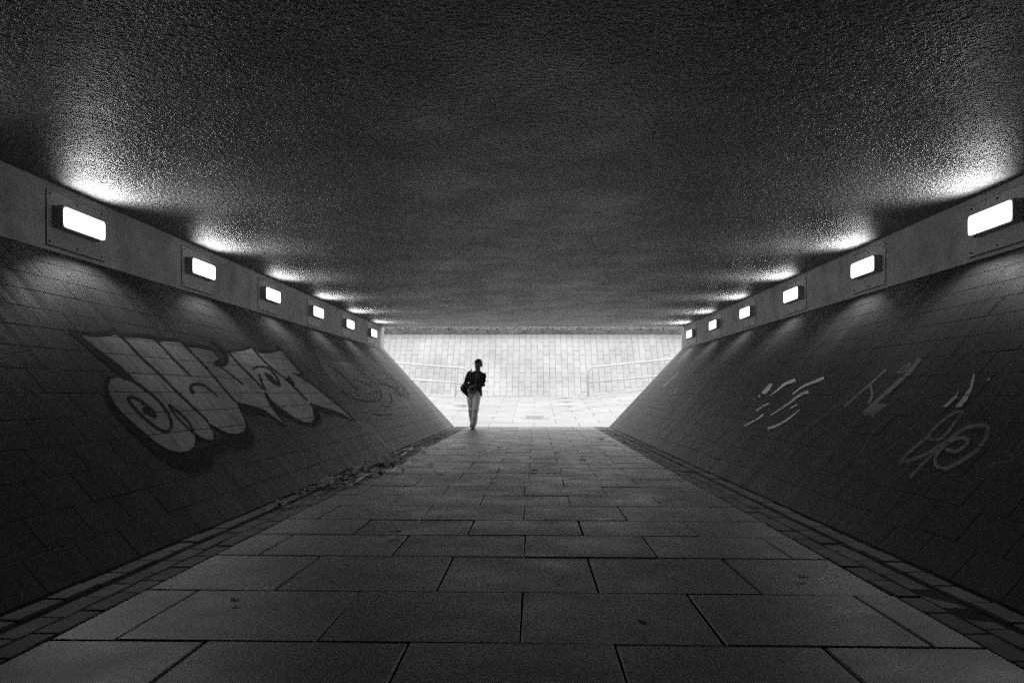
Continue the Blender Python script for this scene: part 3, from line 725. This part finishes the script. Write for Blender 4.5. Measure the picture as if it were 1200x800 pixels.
# joints (metres from the standing foot; x to the image right, -y towards the viewer)
SHL, SHR = Vector((-.085, .02, 1.385)), Vector((.245, .02, 1.35))
ELL, ELR = Vector((-.20, .02, 1.12)), Vector((.245, .03, 1.09))
HAL, HAR = Vector((-.09, -.19, .985)), Vector((.045, -.20, 1.06))
HIP_L, HIP_R = Vector((-.075, .02, .88)), Vector((.085, .0, .88))
KNL, KNR = Vector((-.06, .02, .49)), Vector((.065, -.17, .49))
ANL, ANR = Vector((-.05, .27, .17)), Vector((.008, -.12, .085))
HEAD = Vector((.112, -.005, 1.575))
def lerp(a, b, t): return a + (b - a) * t
mb = MB()                          # body: head, neck, trunk, arms, hands, legs in one surface
fwd = Vector((-.42, -.91, -.05)).normalized(); sidev = Vector((.91, -.42, 0)).normalized(); upv = Vector((0, 0, 1))
rings = []
for z, rx, ry, sh in ((-.125, .030, .030, .035), (-.115, .045, .045, .034), (-.09, .056, .062, .022), (-.05, .064, .080, .010), (0, .071, .092, 0), (.05, .074, .096, -.004), (.09, .066, .086, -.008), (.115, .045, .058, -.010), (.125, .018, .022, -.01)):
    c = HEAD + upv * z + fwd * sh
    rings.append([c + sidev * rx * 1.14 * math.cos(2 * math.pi * k / 20) + fwd * 1.05 * ry * math.sin(2 * math.pi * k / 20) for k in range(20)])
mb.loft(rings)
nb = HEAD + fwd * .095                                   # nose, brow, lips, ears
mb.tube([nb + upv * .025 - fwd * .008, nb - upv * .018 + fwd * .016, nb - upv * .028 - fwd * .01], [.008, .013, .010], 8)
mb.tube([HEAD + fwd * .086 + upv * .032 - sidev * .045, HEAD + fwd * .096 + upv * .036, HEAD + fwd * .086 + upv * .032 + sidev * .045], .009, 8)
mb.tube([HEAD + fwd * .086 - upv * .062 - sidev * .022, HEAD + fwd * .094 - upv * .060, HEAD + fwd * .086 - upv * .062 + sidev * .022], .009, 8)
for s in (-1, 1):
    e = HEAD + sidev * s * .073 - fwd * .005
    mb.tube([e + upv * .03, e + sidev * s * .012, e - upv * .03], [.012, .016, .010], 8)
mb.tube([Vector((.085, .015, 1.36)), Vector((.10, .005, 1.43)), HEAD + Vector((0, .01, -.09))], [.075, .062, .060], 12)
mb.loft([ell((.0, .01, .84), .13, .10), ell((.01, .01, .95), .135, .10), ell((.035, .0, 1.08), .125, .095), ell((.06, .0, 1.22), .145, .11), ell((.08, .01, 1.32), .15, .10), ell((.085, .015, 1.385), .11, .07), ell((.085, .015, 1.41), .06, .05)])
def limb(a, b, c, ra, rb, rc): mb.tube([a, lerp(a, b, .5), b, lerp(b, c, .4), c], [ra, (ra + rb) / 2, rb, (rb + rc) / 2 * 1.08, rc], 12)
limb(SHL, ELL, HAL, .052, .042, .028); limb(SHR, ELR, HAR, .052, .042, .028)
limb(HIP_L, KNL, ANL, .085, .058, .04); limb(HIP_R, KNR, ANR, .085, .058, .04)
def hand(w, dirv, curl):
    """palm, four bent fingers of different lengths and a thumb from the side of the palm"""
    dirv = dirv.normalized(); s = dirv.cross(curl).normalized(); cu = curl.normalized()
    p = w + dirv * .075
    mb.tube([w - dirv * .02, w + dirv * .02, p], [(.026, .018), (.036, .017), (.040, .016)], 10)
    for k, (o, ln) in enumerate(((-.030, .062), (-.010, .074), (.011, .069), (.030, .054))):
        a = p + s * o; b = a + dirv * ln * .5 + cu * .010; c = b + dirv * ln * .28 + cu * .026; e = c + cu * .022
        mb.tube([a - dirv * .012, a, b, c, e], [.0095, .0092, .0088, .008, .0066], 8)
    a = w + dirv * .025 - s * .032; mb.tube([w + dirv * .01 - s * .018, a, a + dirv * .032 - s * .016 + cu * .008, a + dirv * .056 - s * .012 + cu * .022], [.013, .0115, .0100, .008], 8)
hand(HAL, Vector((.30, -.15, -.35)), Vector((.1, .8, -.2)))
hand(HAR, Vector((-.75, -.2, -.12)), Vector((0, .9, -.3)))
body = remesh(mb.build('person', M['skin'], None, True), .008, 2)
body.location = PB
tag(body, 'person in dark jacket and pale trousers walking out of the light with a shoulder bag', 'person')
def part(mbx, name, mat, size, it=5): return remesh(mbx.build(name, mat, body, True), size, it)
# hair: short cap, fuller at the back and over the forehead
mb = MB(); rings = []
for z, rx, ry, sh in ((-.06, .066, .040, -.065), (-.02, .078, .066, -.048), (.03, .085, .092, -.022), (.07, .083, .104, -.002), (.105, .068, .088, -.004), (.130, .045, .055, -.008), (.142, .018, .022, -.01)):
    c = HEAD + upv * z + fwd * sh
    rings.append([c + (sidev * rx * 1.16 * math.cos(2 * math.pi * k / 22) + fwd * 1.08 * ry * math.sin(2 * math.pi * k / 22)) * (1 + .03 * math.sin(k * 5.3)) for k in range(22)])
mb.loft(rings); part(mb, 'hair', M['hair'], .008, 3)
# shirt front
mb = MB(); mb.loft([ell((.015, -.012, .90), .132, .112), ell((.03, -.015, 1.02), .128, .108), ell((.055, -.012, 1.15), .14, .112), ell((.075, -.005, 1.30), .135, .108), ell((.085, .005, 1.385), .08, .07), ell((.09, .005, 1.42), .064, .058)])
part(mb, 'shirt', M['shirt'], .012)
# jacket: open shell round the trunk with two sleeves; the tail hangs lower at the image right
mb = MB()
def shell(z, cx, cy, rx, ry, a0, a1, th, n=22):
    out = []; inn = []
    for k in range(n + 1):
        a = R(a0 + (a1 - a0) * k / n); out.append(Vector((cx + rx * math.sin(a), cy - ry * math.cos(a), z))); inn.append(Vector((cx + (rx - th) * math.sin(a), cy - (ry - th) * math.cos(a), z)))
    return out + inn[::-1]
mb.loft([shell(.80, .03, .03, .185, .15, 48, 300, .02), shell(.90, .03, .02, .178, .148, 40, 306, .02), shell(1.02, .04, .012, .162, .14, 16, 340, .02), shell(1.12, .05, .01, .163, .142, 5, 354, .02), shell(1.22, .06, .01, .172, .146, 7, 352, .022), shell(1.31, .075, .012, .178, .136, 16, 343, .024), shell(1.375, .08, .018, .150, .108, 30, 328, .028), shell(1.425, .088, .018, .082, .082, 38, 320, .022)])
for a, b, c in ((SHL, ELL, HAL), (SHR, ELR, HAR)):
    e = lerp(b, c, .90)
    mb.tube([a + Vector((.02 if a.x < 0 else -.02, 0, .01)), lerp(a, b, .3), lerp(a, b, .7), b, lerp(b, e, .3), e], [.070, .072, .064, .060, .058, .047], 14)
for s, x0 in ((-1, .035), (1, .125)):   # lapels
    mb.tube([Vector((.088 + s * .055, -.06, 1.42)), Vector((.075 + s * .085, -.125, 1.30)), Vector((.055 + s * .05, -.142, 1.13))], [(.020, .012), (.034, .012), (.014, .010)], 8)
part(mb, 'jacket', M['jacket'], .011, 4)
# trousers: loose legs joined at the hip
mb = MB()
mb.loft([ell((.0, .005, .80), .155, .118), ell((.0, .005, .88), .158, .122), ell((.012, .0, .96), .142, .115), ell((.02, .0, 1.0), .135, .11)])
def trouser(h, k, a, hem):
    pts = [h + Vector((0, 0, .02)), lerp(h, k, .35), lerp(h, k, .75), k, lerp(k, a, .4), lerp(k, a, .75), a + (a - k).normalized() * hem]
    mb.tube(pts, [.100, .096, .082, .076, .076, .072, .062], 16)
trouser(HIP_L, KNL, ANL, .0); trouser(HIP_R, KNR, ANR, -.01)
part(mb, 'trousers', M['trousers'], .012, 3)
mb = MB(); mb.tube([Vector((-.13, -.0, .985)), Vector((.02, -.125, .985)), Vector((.16, 0, .985))], [(.012, .018)] * 3, 8); mb.build('belt', M['shoe'], body, True)
# shoes
def shoe(a, toe_down):
    mb = MB(); t = Vector((-.06, -1, -toe_down)).normalized(); up_ = Vector((0, -toe_down, 1)).normalized(); s = t.cross(up_)
    base = a - up_ * .055
    def ring(x, w, h): c = base + t * x; return [c + s * w * math.cos(q) + up_ * max(-.028, h * math.sin(q)) for q in [2 * math.pi * k / 16 for k in range(16)]]
    mb.loft([ring(-.085, .026, .03), ring(-.07, .042, .065), ring(-.01, .048, .09), ring(.05, .050, .075), ring(.11, .055, .050), ring(.17, .048, .038), ring(.20, .022, .024)])
    part(mb, 'shoe', M['shoe'], .008, 2)
shoe(ANR, .0); shoe(ANL, .55)
# slouchy shoulder bag against the hip, strap over the shoulder
bag = empty('shoulder_bag', PB + Vector((-.22, 0, .84))); tag(bag, 'black slouchy shoulder bag hanging at the person\'s hip', 'bag')
mb = MB(); rings = []
for z, cx, rx, ry in ((-.012, .02, .05, .06), (.0, .01, .075, .10), (.06, -.01, .095, .135), (.13, -.015, .088, .135), (.19, .01, .065, .115), (.25, .045, .036, .08), (.275, .06, .014, .05)):
    rings.append([Vector((cx + rx * math.cos(2 * math.pi * k / 20) * (1 + .05 * math.sin(k * 3.1 + z * 30)), .0 + ry * math.sin(2 * math.pi * k / 20), z - .12 * 0 - .06 * math.cos(2 * math.pi * k / 20) * (1 if z < .2 else .3) + .01)) for k in range(20)])
mb.loft(rings); remesh(mb.build('pouch', M['bag'], bag, True), .010, 3)
mb = MB(); o = bag.location - PB
mb.tube([Vector(p) - o for p in ((-.16, -.09, 1.08), (-.14, -.135, 1.2), (-.075, -.10, 1.38), (-.055, .02, 1.46), (-.075, .12, 1.36), (-.15, .12, 1.2), (-.17, .08, 1.08))], [(.018, .006)] * 7, 8); mb.build('strap', M['bag'], bag, True)
